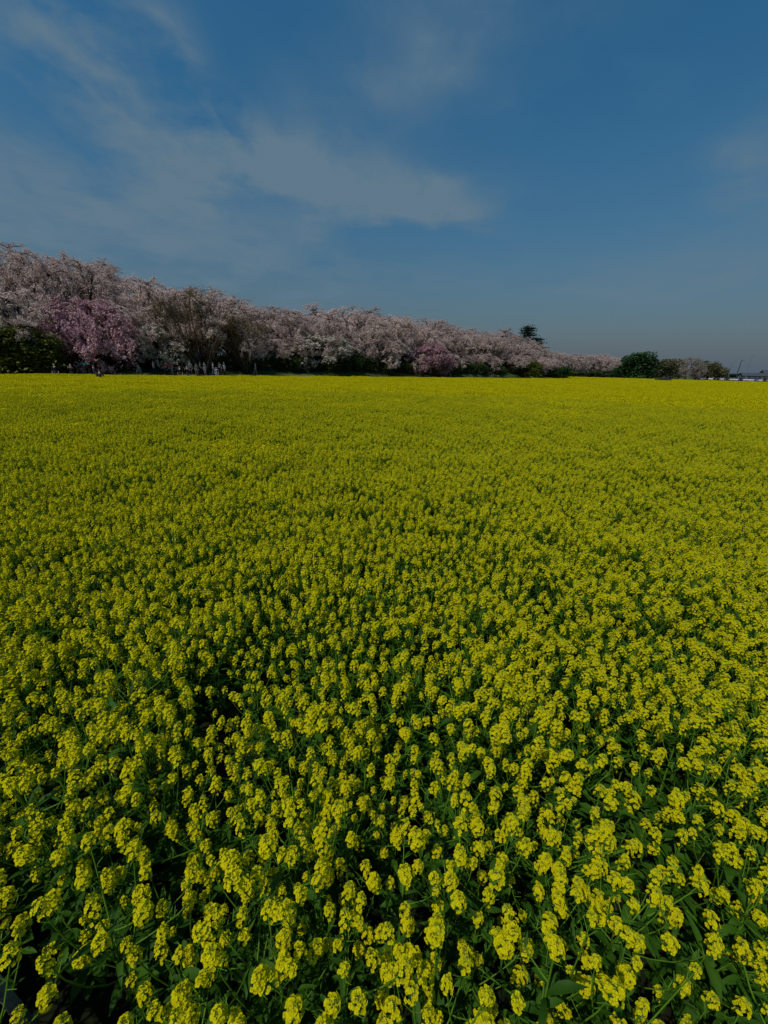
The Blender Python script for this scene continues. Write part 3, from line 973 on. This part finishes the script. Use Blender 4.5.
PEOPLE = [  # column, metres behind the field edge (negative: in the flowers), pose, shirt, legs, size, rotation, label
    (52, -1.0, 'stand', 'black_cloth', 'navy_cloth', .98, .5, 'person in black at the far flower edge, leftmost of the dark figures', None),
    (68.5, -1.6, 'camera', 'black_cloth', 'navy_cloth', .98, .2, 'person in black raising a camera, below the pink cherry', None),
    (91.5, -.8, 'stand', 'navy_cloth', 'black_cloth', .95, 2.5, 'person in navy half hidden behind flowers beside the turquoise umbrella', None),
    (96, -6.5, 'crouch', 'black_cloth', 'black_cloth', 1.05, 3.6, 'dark clothed person crouching among the flowers, in front of all others', None),
    (137, 1.2, 'stand', 'grey_cloth', 'navy_cloth', .95, 0, 'person in grey standing right of the pink cherry', None),
    (152.5, 3.0, 'walk', 'pink_cloth', 'navy_cloth', 1.0, 1.6, 'person in pink walking, with white hat companion on the right', None),
    (157.5, 3.4, 'walk', 'white_cloth', 'black_cloth', .98, 1.6, 'person in white with white hat walking behind one in pink', 'white_cloth'),
    (165, 3.2, 'stand', 'red_cloth', 'black_cloth', .95, .4, 'person in red top standing left of another in red', None),
    (170.5, 3.2, 'stand', 'red_cloth', 'grey_cloth', .97, -.5, 'person in red top and grey trousers on the path', None),
    (178.5, -.9, 'stand', 'black_cloth', 'black_cloth', .97, .2, 'dark haired person in black at the flower edge, left one of a pair', None),
    (186, -1.0, 'camera', 'black_cloth', 'navy_cloth', 1.0, -.2, 'dark haired person in black at the flower edge, right one of a pair', None),
    (189.5, 3.2, 'stand', 'white_cloth', 'navy_cloth', .98, 0, 'person in white top and navy trousers above the dark pair', None),
    (195.5, 3.0, 'stand', 'beige_cloth', 'beige_cloth', .9, .6, 'person dressed all in beige on the path', None),
    (199.5, 3.6, 'walk', 'beige_cloth', 'black_cloth', .92, 1.5, 'person in beige top walking behind the one in beige', None),
    (204, 3.2, 'stand', 'white_cloth', 'grey_cloth', .97, -.4, 'person in white top and grey trousers on the path', None),
    (212.5, 3.1, 'walk', 'white_cloth', 'blue_cloth', 1.0, 1.7, 'person in white walking in blue trousers', None),
    (215.5, 1.0, 'stand', 'white_cloth', 'white_cloth', .9, .3, 'person all in white nearest to the flowers', None),
    (219, 3.2, 'stand', 'grey_cloth', 'black_cloth', 1.0, 0, 'person in grey top and black trousers in the white clad group', None),
    (223.5, 3.0, 'stand', 'white_cloth', 'black_cloth', 1.0, -.6, 'person in white top with white hat at the right end of the group', 'white_cloth'),
    (255, 3.4, 'walk', 'pink_cloth', 'beige_cloth', 1.0, -1.5, 'person in pale pink walking alone before the dark hedge', None),
]
clear_spots = []
for px, off, pose, sh, lg, sz, rz, lab, hat in PEOPLE:
    s_, p = line_at(px, off)
    z = float(bank_z(off, s_)) if off > .4 else 0.0
    person((p[0], p[1], z + (.02 if 2.4 < off < 4 else 0)), rz, pose, sh, lg, lab, sz, hat)
    clear_spots.append((p[0], p[1]))

# turquoise umbrella held up beside the person in navy
s_, p = line_at(83, 1.6)
t = thing('umbrella', 'turquoise umbrella opened at the field edge below the pink cherry', 'umbrella', (p[0], p[1], float(bank_z(1.6, s_)) + .0))
person((p[0] - .12, p[1] + .32, float(bank_z(1.6, s_))), .3, 'camera', 'black_cloth', 'black_cloth', 'person in black under the turquoise umbrella', .86)
a = MB(); v = []
for i in range(6):
    th = i / 5 * 1.15
    for j in range(16):
        a_ = j / 16 * 6.2832; rr = .56 * math.sin(th) * (1 - (.05 * (j % 2) if i == 5 else 0))
        v.append((rr * math.cos(a_), rr * math.sin(a_), 1.25 + .42 * math.cos(th)))
a.add(v, [(i * 16 + j, i * 16 + (j + 1) % 16, (i + 1) * 16 + (j + 1) % 16, (i + 1) * 16 + j) for i in range(5) for j in range(16)])
a.build('canopy', [M['teal_cloth']], t, True)
a = MB(); a.tube([(0, 0, .78), (0, 0, 1.72)], .01, 6, cap=True); a.build('shaft', [M['pole_grey']], t)
a = MB(); a.tube([(0, 0, .66), (.05, 0, .64), (.08, 0, .70)][::-1] + [(0, 0, .78)], .016, 6); a.build('handle', [M['black_paint']], t)

# ------------------------------------------------------------------ rapeseed plants
YEL = 4


def raceme(rg, n=20, rad=.026, hgt=.035, bud=9):
    """flower head: dome of four-petalled flowers round a knot of buds; stands on +z with its foot at the origin"""
    b = MB(); qs = []
    for k in range(n):
        f = (k + .5) / n
        a = k * 2.399 + rg.uniform(-.4, .4)
        r_ = rad * (.22 + .90 * math.sqrt(f)) * rg.uniform(.85, 1.15)
        z = hgt * (1.05 - 1.25 * f ** 1.4) + rg.normal(0, .004)
        c = np.array((r_ * math.cos(a), r_ * math.sin(a), z))
        d = np.array((math.cos(a) * (.15 + .75 * f), math.sin(a) * (.15 + .75 * f), 1.0 - .5 * f)) + rg.normal(0, .14, 3)
        m = rot_to(d / np.linalg.norm(d), rg.uniform(0, 1.57))
        s = rg.uniform(.0060, .0078)
        for p_ in range(4):
            ph = p_ * math.pi / 2
            cx, sx_ = math.cos(ph), math.sin(ph)
            def P(u, v, w): return c + m @ np.array((u * cx - v * sx_, u * sx_ + v * cx, w)) * s
            qs.append([P(.05, 0, 0), P(.66, -.56, .24), P(1.02, 0, .18), P(.66, .56, .24)])
    for k in range(int(n * .22)):                  # older flowers a little way down the stalk
        a = rg.uniform(0, 6.28); z = -rg.uniform(.006, .034)
        c = np.array((rad * rg.uniform(.55, .95) * math.cos(a), rad * rg.uniform(.55, .95) * math.sin(a), z))
        d = np.array((math.cos(a), math.sin(a), rg.uniform(.2, .9))); m = rot_to(d / np.linalg.norm(d), rg.uniform(0, 1.57)); s = rg.uniform(.0054, .0070)
        for p_ in range(4):
            cx, sx_ = math.cos(p_ * math.pi / 2), math.sin(p_ * math.pi / 2)
            qs.append([c + m @ np.array((u * cx - v * sx_, u * sx_ + v * cx, w)) * s for u, v, w in ((.05, 0, 0), (.66, -.56, .24), (1.02, 0, .18), (.66, .56, .24))])
    b.quads(np.array(qs), 0)
    bq = []
    for k in range(bud):
        a = k * 2.399; r_ = .0042 * math.sqrt(k); c = np.array((r_ * math.cos(a), r_ * math.sin(a), hgt * 1.12 + .004 - r_ * .5)); s = .0034
        for ph in (0, 1.57):
            u = np.array((math.cos(ph), math.sin(ph), 0)) * s
            bq.append([c - (0, 0, s * 1.4), c + u, c + (0, 0, s * 1.5), c - u])
    b.quads(np.array(bq), 1)
    pq = []
    for k in range(7):                             # flower stalks
        a = k * .9 + .2; e = np.array((math.cos(a), math.sin(a), 0)); sd = np.array((-math.sin(a), math.cos(a), 0)) * .0009
        p0 = np.array((0, 0, -.012 + .004 * (k % 3))); p1 = e * rad * .75 + (0, 0, hgt * .25)
        pq.append([p0 - sd, p0 + sd, p1 + sd, p1 - sd])
    b.quads(np.array(pq), 1)
    return b


head_rg = np.random.default_rng(11)
HEADS = []
for n_, rd, hg in ((20, .025, .034), (26, .029, .040), (15, .021, .030), (22, .026, .048), (30, .031, .042), (10, .017, .026), (18, .024, .052)):
    HEADS.append(raceme(head_rg, int(n_ * 1.2), rd * .71, hg * .74))
HEAD_ME = [h.mesh('flower_head', [M['petal'], M['bud']]) for h in HEADS]
HEAD_AR = [h.arrays() for h in HEADS]


def leaf_strip(b, rg, base, a, L, wd, el0, droop, mi=0, lobes=True):
    """leaf with a folded midrib and wavy lobed edge, bending over"""
    n = 6
    p = np.array(base, float); el_ = el0
    side = np.array((-math.sin(a), math.cos(a), 0))
    prof_ = [.12, .55 if lobes else .7, 1.0, .85, .5, .04]
    rowL, rowM, rowR = [], [], []
    for i in range(n):
        d = np.array((math.cos(a) * math.cos(el_), math.sin(a) * math.cos(el_), math.sin(el_)))
        upv = np.array((-math.cos(a) * math.sin(el_), -math.sin(a) * math.sin(el_), math.cos(el_)))
        w_ = wd * prof_[i] * rg.uniform(.8, 1.2)
        rowM.append(p.copy()); rowL.append(p + side * w_ + upv * w_ * .35); rowR.append(p - side * w_ + upv * w_ * .35)
        p = p + d * L / (n - 1); el_ -= droop / (n - 1)
    v = np.array(rowL + rowM + rowR)
    f = [(i, i + 1, n + i + 1, n + i) for i in range(n - 1)] + [(n + i, n + i + 1, 2 * n + i + 1, 2 * n + i) for i in range(n - 1)]
    b.add(v, f, mi)


def plant_layout(rg, heads, height, leafy_k=1.0):
    st, lf, hd = MB(), MB(), []
    top = np.array((rg.normal(0, .05), rg.normal(0, .05), height))
    mid = np.array((top[0] * .3 + rg.normal(0, .015), top[1] * .3 + rg.normal(0, .015), height * .5))
    ts = np.linspace(0, 1, 7)
    bez = lambda p0, p1, p2, t: (1 - t)[:, None] ** 2 * p0 + 2 * ((1 - t) * t)[:, None] * p1 + (t ** 2)[:, None] * p2
    main = bez(np.zeros(3) - (0, 0, .02), mid, top, ts)
    st.tube(main, np.linspace(.0062, .0026, 7), 5)
    ends = [(top, np.array((0, 0, 1.)) + rg.normal(0, .12, 3), main)]
    a0 = rg.uniform(0, 6.28)
    for k in range(heads - 1):
        f = rg.uniform(.42, .84)
        i = f * 6; j = int(i); p0 = main[j] * (1 - i + j) + main[j + 1] * (i - j)
        a = a0 + k * 2.399 + rg.uniform(-.4, .4); out_ = .235 * math.sqrt((k + 1.2) / heads) * rg.uniform(.8, 1.15)
        p2 = np.array((p0[0] + out_ * math.cos(a), p0[1] + out_ * math.sin(a), height * (rg.uniform(.88, 1.05) if rg.uniform() < .85 else rg.uniform(.7, .88))))
        if p2[2] < p0[2] + .08: p2[2] = p0[2] + .08
        p1 = p0 + np.array((out_ * .75 * math.cos(a), out_ * .75 * math.sin(a), (p2[2] - p0[2]) * .35))
        br = bez(p0, p1, p2, np.linspace(0, 1, 5))
        st.tube(br, np.linspace(.0032, .0018, 5), 4)
        d = br[-1] - br[-2]; d = d / np.linalg.norm(d) + np.array((0, 0, .7))
        ends.append((p2, d, br))
        if rg.uniform() < .7 * leafy_k:            # a small leaf at the fork
            leaf_strip(lf, rg, p0, a + .2, rg.uniform(.05, .11), rg.uniform(.008, .016), .5, 1.2, 0, False)
    for p, d, br in ends:
        d = d / np.linalg.norm(d)
        hd.append((p, d))
        sg = br[-1] - br[-2]; sg /= np.linalg.norm(sg)
        for q_ in range(rg.integers(5, 10)):       # young pods and spent stalks under the head
            a = rg.uniform(0, 6.28); p0 = p - sg * rg.uniform(.01, .10)
            e = np.array((math.cos(a), math.sin(a), rg.uniform(.5, 1.1))); e /= np.linalg.norm(e)
            L = rg.uniform(.02, .042); sd = np.cross(e, (0, 0, 1.)); sd = sd / np.linalg.norm(sd) * .0012
            st.quads(np.array([[p0 - sd, p0 + sd, p0 + e * L + sd * .7, p0 + e * L - sd * .7]]))
    for k in range(6):                             # rosette on the ground
        a = k * 2.399 + rg.uniform(-.4, .4); L = rg.uniform(.10, .17)
        leaf_strip(lf, rg, (0, 0, rg.uniform(.01, .06)), a, L, L * rg.uniform(.2, .3), rg.uniform(.1, .6), rg.uniform(.3, .8))
    for k in range(int(6 * leafy_k)):              # broad lower leaves
        a = k * 2.399 + rg.uniform(-.4, .4); z = rg.uniform(.03, height * .42)
        L = rg.uniform(.07, .13) * (1.15 if leafy_k > 1.4 else 1); leaf_strip(lf, rg, (0, 0, z), a, L, L * rg.uniform(.17, .26), rg.uniform(.4, 1.1), rg.uniform(.9, 1.8))
    for k in range(int(9 * leafy_k)):              # narrow upper leaves
        a = k * 2.1 + rg.uniform(-.6, .6); z = rg.uniform(.4, .84) * height
        i = z / height * 6; j = min(int(i), 5); p0 = main[j] * (1 - i + j) + main[j + 1] * (i - j)
        L = rg.uniform(.06, .14); leaf_strip(lf, rg, p0, a, L, L * rg.uniform(.08, .16), rg.uniform(.3, 1.0), rg.uniform(.4, 1.3), 0, False)
    for k in range(int(20 * leafy_k)):             # many small bracts and leaflets along the branches
        p, d, br = ends[int(rg.integers(0, len(ends)))]
        i = rg.uniform(0, .85) * (len(br) - 1); j = int(i); p0 = br[j] * (1 - i + j) + br[j + 1] * (i - j)
        L = rg.uniform(.025, .07); leaf_strip(lf, rg, p0, rg.uniform(0, 6.28), L, L * rg.uniform(.09, .16), rg.uniform(.1, 1.2), rg.uniform(.2, 1.0), 0, False)
    return st, lf, hd


LAY = []
for k in range(8):
    rg4 = np.random.default_rng(600 + k)
    LAY.append(plant_layout(rg4, int(rg4.integers(9, 14)), rg4.uniform(.68, .84)))
for k in range(2):                                 # leafy plants with few flowers
    rg4 = np.random.default_rng(640 + k)
    LAY.append(plant_layout(rg4, 5, rg4.uniform(.56, .64), 2.4))
LAY_ME = []
for st, lf, hd in LAY:
    LAY_ME.append((st.mesh('stem', [M['stem']], True), lf.mesh('foliage', [M['leaf']], True)))


def joined(k):
    """the whole plant as one mesh, for the mass of the field"""
    st, lf, hd = LAY[k]
    vs, fs, ms = [], [], []; n = 0
    for (v, f, mi), slot in ((st.arrays(), 0), (lf.arrays(), 1)):
        vs.append(v); fs.append(f + n); ms.append(np.full(len(f), slot)); n += len(v)
    r_ = np.random.default_rng(700 + k)
    for p, d in hd:
        v, f, mi = HEAD_AR[int(r_.integers(0, len(HEAD_AR)))]
        v = (v * r_.uniform(.9, 1.15)) @ rot_to(d, r_.uniform(0, 6.28)).T + p
        vs.append(v); fs.append(f + n); ms.append(mi + 2); n += len(v)
    return arrays_mesh('rapeseed_plant_whole', np.concatenate(vs), np.concatenate(fs), np.concatenate(ms), [M['stem'], M['leaf'], M['petal'], M['bud']])


def patch(k, size=1.6, heads=340):
    r_ = np.random.default_rng(800 + k)
    b = MB()
    x, y = r_.uniform(-size / 2, size / 2, (2, heads)); z = r_.uniform(.62, .80, heads)
    c = np.repeat(np.stack([x, y, z], 1), 8, 0) + r_.normal(0, 1, (heads * 8, 3)) * np.array((.020, .020, .014))
    b.quads(leaf_quads(r_, c, .022, .5), 2)
    n = 200
    x, y = r_.uniform(-size / 2, size / 2, (2, n)); z0 = r_.uniform(.0, .5, n); L = r_.uniform(.16, .26, n)
    a = r_.uniform(0, 6.28, n); w_ = r_.uniform(.006, .03, n)
    sd = np.stack([np.cos(a) * w_, np.sin(a) * w_, 0 * a], 1); lo = np.stack([x, y, z0], 1); hi = lo + np.stack([r_.normal(0, .05, n), r_.normal(0, .05, n), L], 1)
    b.quads(np.stack([lo - sd, lo + sd, hi + sd * .4, hi - sd * .4], 1), 1)
    return b.mesh('rapeseed_patch', [M['stem'], M['leaf'], M['petal']])


def in_field(x, y):
    """inside the sown field: short of the embankment line on the left, of the car park on the right"""
    left = ((x - E0[0]) * NRM[0] + (y - E0[1]) * NRM[1]) < 0
    right = y < far_edge(x)
    s = (x - E0[0]) * U[0] + (y - E0[1]) * U[1]
    return np.where(s < 77, left, right) & right


pr = np.random.default_rng(31)


def jitter_grid(x0, x1, y0, y1, step, jit=.42):
    gx, gy = np.meshgrid(np.arange(x0, x1, step), np.arange(y0, y1, step))
    p = np.stack([gx.ravel(), gy.ravel()], 1)
    p[:, 0] += (np.floor((p[:, 1] - y0) / step + .5) % 2) * step / 2
    return p + pr.uniform(-jit, jit, p.shape) * step


NEAR_R = 25.0
pts = jitter_grid(-30, 30, -.9, NEAR_R + 2, .142)
dist = np.hypot(pts[:, 0], pts[:, 1])
ang = np.abs(np.arctan2(pts[:, 0], pts[:, 1] + 2.5))
ok = (dist < NEAR_R) & (ang < R(56)) & in_field(pts[:, 0], pts[:, 1]) & (np.hypot(pts[:, 0], pts[:, 1]) > .17)
stx = ray(2, 962); k_ = (.66 - CAM_Z) / stx.z
STAKE = Vector((stx.x * k_ + .02, stx.y * k_, 0))
for x, y in ((STAKE.x, STAKE.y), (STAKE.x * .8, STAKE.y * .8), (STAKE.x * .62, STAKE.y * .62)): ok &= np.hypot(pts[:, 0] - x, pts[:, 1] - y) > .13
for x, y in clear_spots: ok &= np.hypot(pts[:, 0] - x, pts[:, 1] - y) > .42
ok &= pr.uniform(size=len(pts)) < .76 + .24 * np.clip((dist - 1.6) / 3.0, 0, 1)      # the crop is thinner at its trodden edge
# thin places where the crop stands lower
thin = np.sin(pts[:, 0] * .9 + 1.3) * np.sin(pts[:, 1] * .7 + pts[:, 0] * .35) + .5 * np.sin(pts[:, 0] * 2.3 + pts[:, 1] * 1.9)
ok &= ~((thin > 1.05) & (pr.uniform(size=len(pts)) < .35) & (dist > 1.5))
pts = pts[ok]; thin = thin[ok]
n_pl = len(pts)
scl = pr.normal(.86, .075, n_pl).clip(.66, 1.04) * (1 - .07 * np.clip(thin, 0, 1.5))
kind = pr.integers(0, 8, n_pl)
# the leafy corner: right of the viewer's feet fewer flowers stand
leafy_w = np.exp(-((pts[:, 0] - 1.05) / .30) ** 2 - ((pts[:, 1] - .55) / .40) ** 2)
lk = pr.uniform(size=n_pl) < leafy_w * 1.5
kind[lk] = pr.integers(8, 10, lk.sum())
spin = pr.uniform(0, 6.28, n_pl)
tilt = pr.normal(0, .06, (n_pl, 2))
# depth order: the 300 that show largest are objects of their own
dep = np.empty(n_pl); vis = np.zeros(n_pl, bool)
for i, (x, y) in enumerate(pts):
    v = RM.transposed() @ (Vector((x, y, .74 * scl[i])) - Vector((0, 0, CAM_Z)))
    dep[i] = -v.z
    if dep[i] > .05:
        cx, cy = W / 2 + FPX * v.x / dep[i], H / 2 - FPX * v.y / dep[i]
        vis[i] = -12 < cx < W + 12 and cy < H + 25
order = [i for i in np.argsort(dep) if vis[i]][:300]
single = np.zeros(n_pl, bool); single[order] = True

GRP_P = 'flowering rapeseed plants nearest the viewer'
hr = np.random.default_rng(77)
protos = {}
for i in order:
    k = int(kind[i]); x, y = pts[i]
    if k not in protos:
        t = thing('rapeseed_plant', 'rapeseed', 'plant', (0, 0, 0), 0)
        link('stem', LAY_ME[k][0], t); link('foliage', LAY_ME[k][1], t)
        for p, d in LAY[k][2]:
            h_ = link('flower_head', HEAD_ME[int(hr.integers(0, len(HEAD_ME)))], t)
            h_.location = p
            h_.rotation_euler = Matrix(rot_to(d, hr.uniform(0, 6.28)).tolist()).to_euler()
            s = hr.uniform(.9, 1.15); h_.scale = (s, s, s)
        protos[k] = t
    else:
        t = copy_thing(protos[k])
        for ch in t.children:
            if ch.name.startswith('flower_head'):
                ch.data = HEAD_ME[int(hr.integers(0, len(HEAD_ME)))]
                s = hr.uniform(.88, 1.16); ch.scale = (s, s, s)
    t.location = (x, y, 0); t.rotation_euler = (tilt[i][0], tilt[i][1], spin[i]); t.scale = (scl[i],) * 3
    if k >= 8:
        tag(t, 'leafy green rapeseed plant with only a few yellow heads, in the lower right corner', 'plant', 'leafy rapeseed plants with few flowers')
    else:
        cx_, cy_ = col_of((x, y, .74 * scl[i])), row_of((x, y, .74 * scl[i]))
        row_w = 'along the bottom edge' if cy_ > 880 else ('just above the bottom edge' if cy_ > 720 else 'in the rows toward mid field')
        col_w = 'on the stake side' if cx_ < 256 else ('in the middle' if cx_ < 512 else 'on the leafy right side')
        size_w = 'tall' if scl[i] > .95 else ('short' if scl[i] < .78 else 'mid height')
        tag(t, f'{size_w} yellow rapeseed plant {row_w}, {col_w}', 'plant', GRP_P)


# the rest of the field is one object: points that carry plants (near) and patches (far)
def instancer(name, P, rot, sc_, idx_, meshes):
    me = bpy.data.meshes.new(name)
    me.vertices.add(len(P)); me.vertices.foreach_set('co', np.asarray(P, np.float32).ravel())
    for nm, ty, key, arr in (('rot', 'FLOAT_VECTOR', 'vector', rot), ('sc', 'FLOAT_VECTOR', 'vector', sc_), ('idx', 'INT', 'value', idx_)):
        at_ = me.attributes.new(nm, ty, 'POINT'); at_.data.foreach_set(key, np.asarray(arr, np.int32 if ty == 'INT' else np.float32).ravel())
    o = link(name, me)
    srcs = bpy.data.collections.new('plant_sources')           # never linked to the scene
    for k, m in enumerate(meshes): srcs.objects.link(bpy.data.objects.new(f'plant_source_{k:02d}', m))
    tr = bpy.data.node_groups.new('sow_field', 'GeometryNodeTree')
    tr.interface.new_socket('Geometry', in_out='INPUT', socket_type='NodeSocketGeometry')
    tr.interface.new_socket('Geometry', in_out='OUTPUT', socket_type='NodeSocketGeometry')
    gi, go = tr.nodes.new('NodeGroupInput'), tr.nodes.new('NodeGroupOutput')
    ci = tr.nodes.new('GeometryNodeCollectionInfo')
    ci.inputs['Collection'].default_value = srcs; ci.inputs['Separate Children'].default_value = True; ci.inputs['Reset Children'].default_value = True
    ip = tr.nodes.new('GeometryNodeInstanceOnPoints')
    mp = tr.nodes.new('GeometryNodeMeshToPoints')
    tr.links.new(gi.outputs[0], mp.inputs['Mesh'])
    def attr(nm, ty):
        n = tr.nodes.new('GeometryNodeInputNamedAttribute'); n.data_type = ty; n.inputs['Name'].default_value = nm
        return n.outputs['Attribute']
    tr.links.new(mp.outputs[0], ip.inputs['Points'])
    tr.links.new(ci.outputs[0], ip.inputs['Instance'])
    ip.inputs['Pick Instance'].default_value = True
    tr.links.new(attr('idx', 'INT'), ip.inputs['Instance Index'])
    e2r = tr.nodes.new('FunctionNodeEulerToRotation')
    tr.links.new(attr('rot', 'FLOAT_VECTOR'), e2r.inputs[0])
    tr.links.new(e2r.outputs[0], ip.inputs['Rotation'])
    tr.links.new(attr('sc', 'FLOAT_VECTOR'), ip.inputs['Scale'])
    tr.links.new(ip.outputs[0], go.inputs[0])
    md = o.modifiers.new('sow', 'NODES'); md.node_group = tr
    return o


rest = ~single
P1 = np.concatenate([pts[rest], np.zeros((rest.sum(), 1))], 1)
R1 = np.stack([tilt[rest][:, 0], tilt[rest][:, 1], spin[rest]], 1)
S1 = np.repeat(scl[rest][:, None], 3, 1)
K1 = kind[rest]
fp = jitter_grid(-80, 200, 5, 170, 1.40, .15)
fp = fp[np.hypot(fp[:, 0] - BLACK_CAR[0], fp[:, 1] - BLACK_CAR[1]) > 3.4]
d2 = np.hypot(fp[:, 0], fp[:, 1])
a2 = np.abs(np.arctan2(fp[:, 0], fp[:, 1] + 4))
p_mix = np.clip((d2 - 8.0) / (NEAR_R - 8.0), 0, 1) ** 1.3      # patches thicken the crop gradually before they take over
m2 = (pr.uniform(size=len(fp)) < p_mix) & (a2 < R(54)) & in_field(fp[:, 0], fp[:, 1])
fp = fp[m2]
P2 = np.concatenate([fp, np.zeros((len(fp), 1))], 1)
R2 = np.stack([np.zeros(len(fp))] * 2 + [pr.integers(0, 4, len(fp)) * 1.5708 + pr.uniform(-.2, .2, len(fp))], 1)
sz_ = pr.normal(.89, .05, len(fp)).clip(.78, 1.0)
S2 = np.stack([np.ones(len(fp)), np.ones(len(fp)), sz_], 1)
K2 = pr.integers(10, 14, len(fp))
field = instancer('rapeseed_field', np.concatenate([P1, P2]), np.concatenate([R1, R2]), np.concatenate([S1, S2]), np.concatenate([K1, K2]),
                  [joined(k) for k in range(10)] + [patch(k) for k in range(4)])
tag(field, 'yellow rapeseed crop filling the field beyond the nearest plants', 'crop', kind='stuff')
print('plants', n_pl, 'patches', len(fp))

# ------------------------------------------------------------------ small thing at the left bottom: a weathered stake
sp = STAKE
t = thing('wooden_stake', 'weathered grey wooden stake leaning at the lower left edge among the flowers', 'stake', (sp.x, sp.y, 0), .4)
t.rotation_euler = (.03, -.05, .4)
a = MB(); a.tube([(0, 0, -.1), (0, 0, .40), (.004, 0, .64)], [.016, .015, .014], 7, cap=True); a.build('post', [M['weathered']], t)
a = MB(); a.tube([(.004, 0, .641), (.005, 0, .67)], [.0135, .011], 7, cap=True); a.build('cut_top', [M['raw_wood']], t)
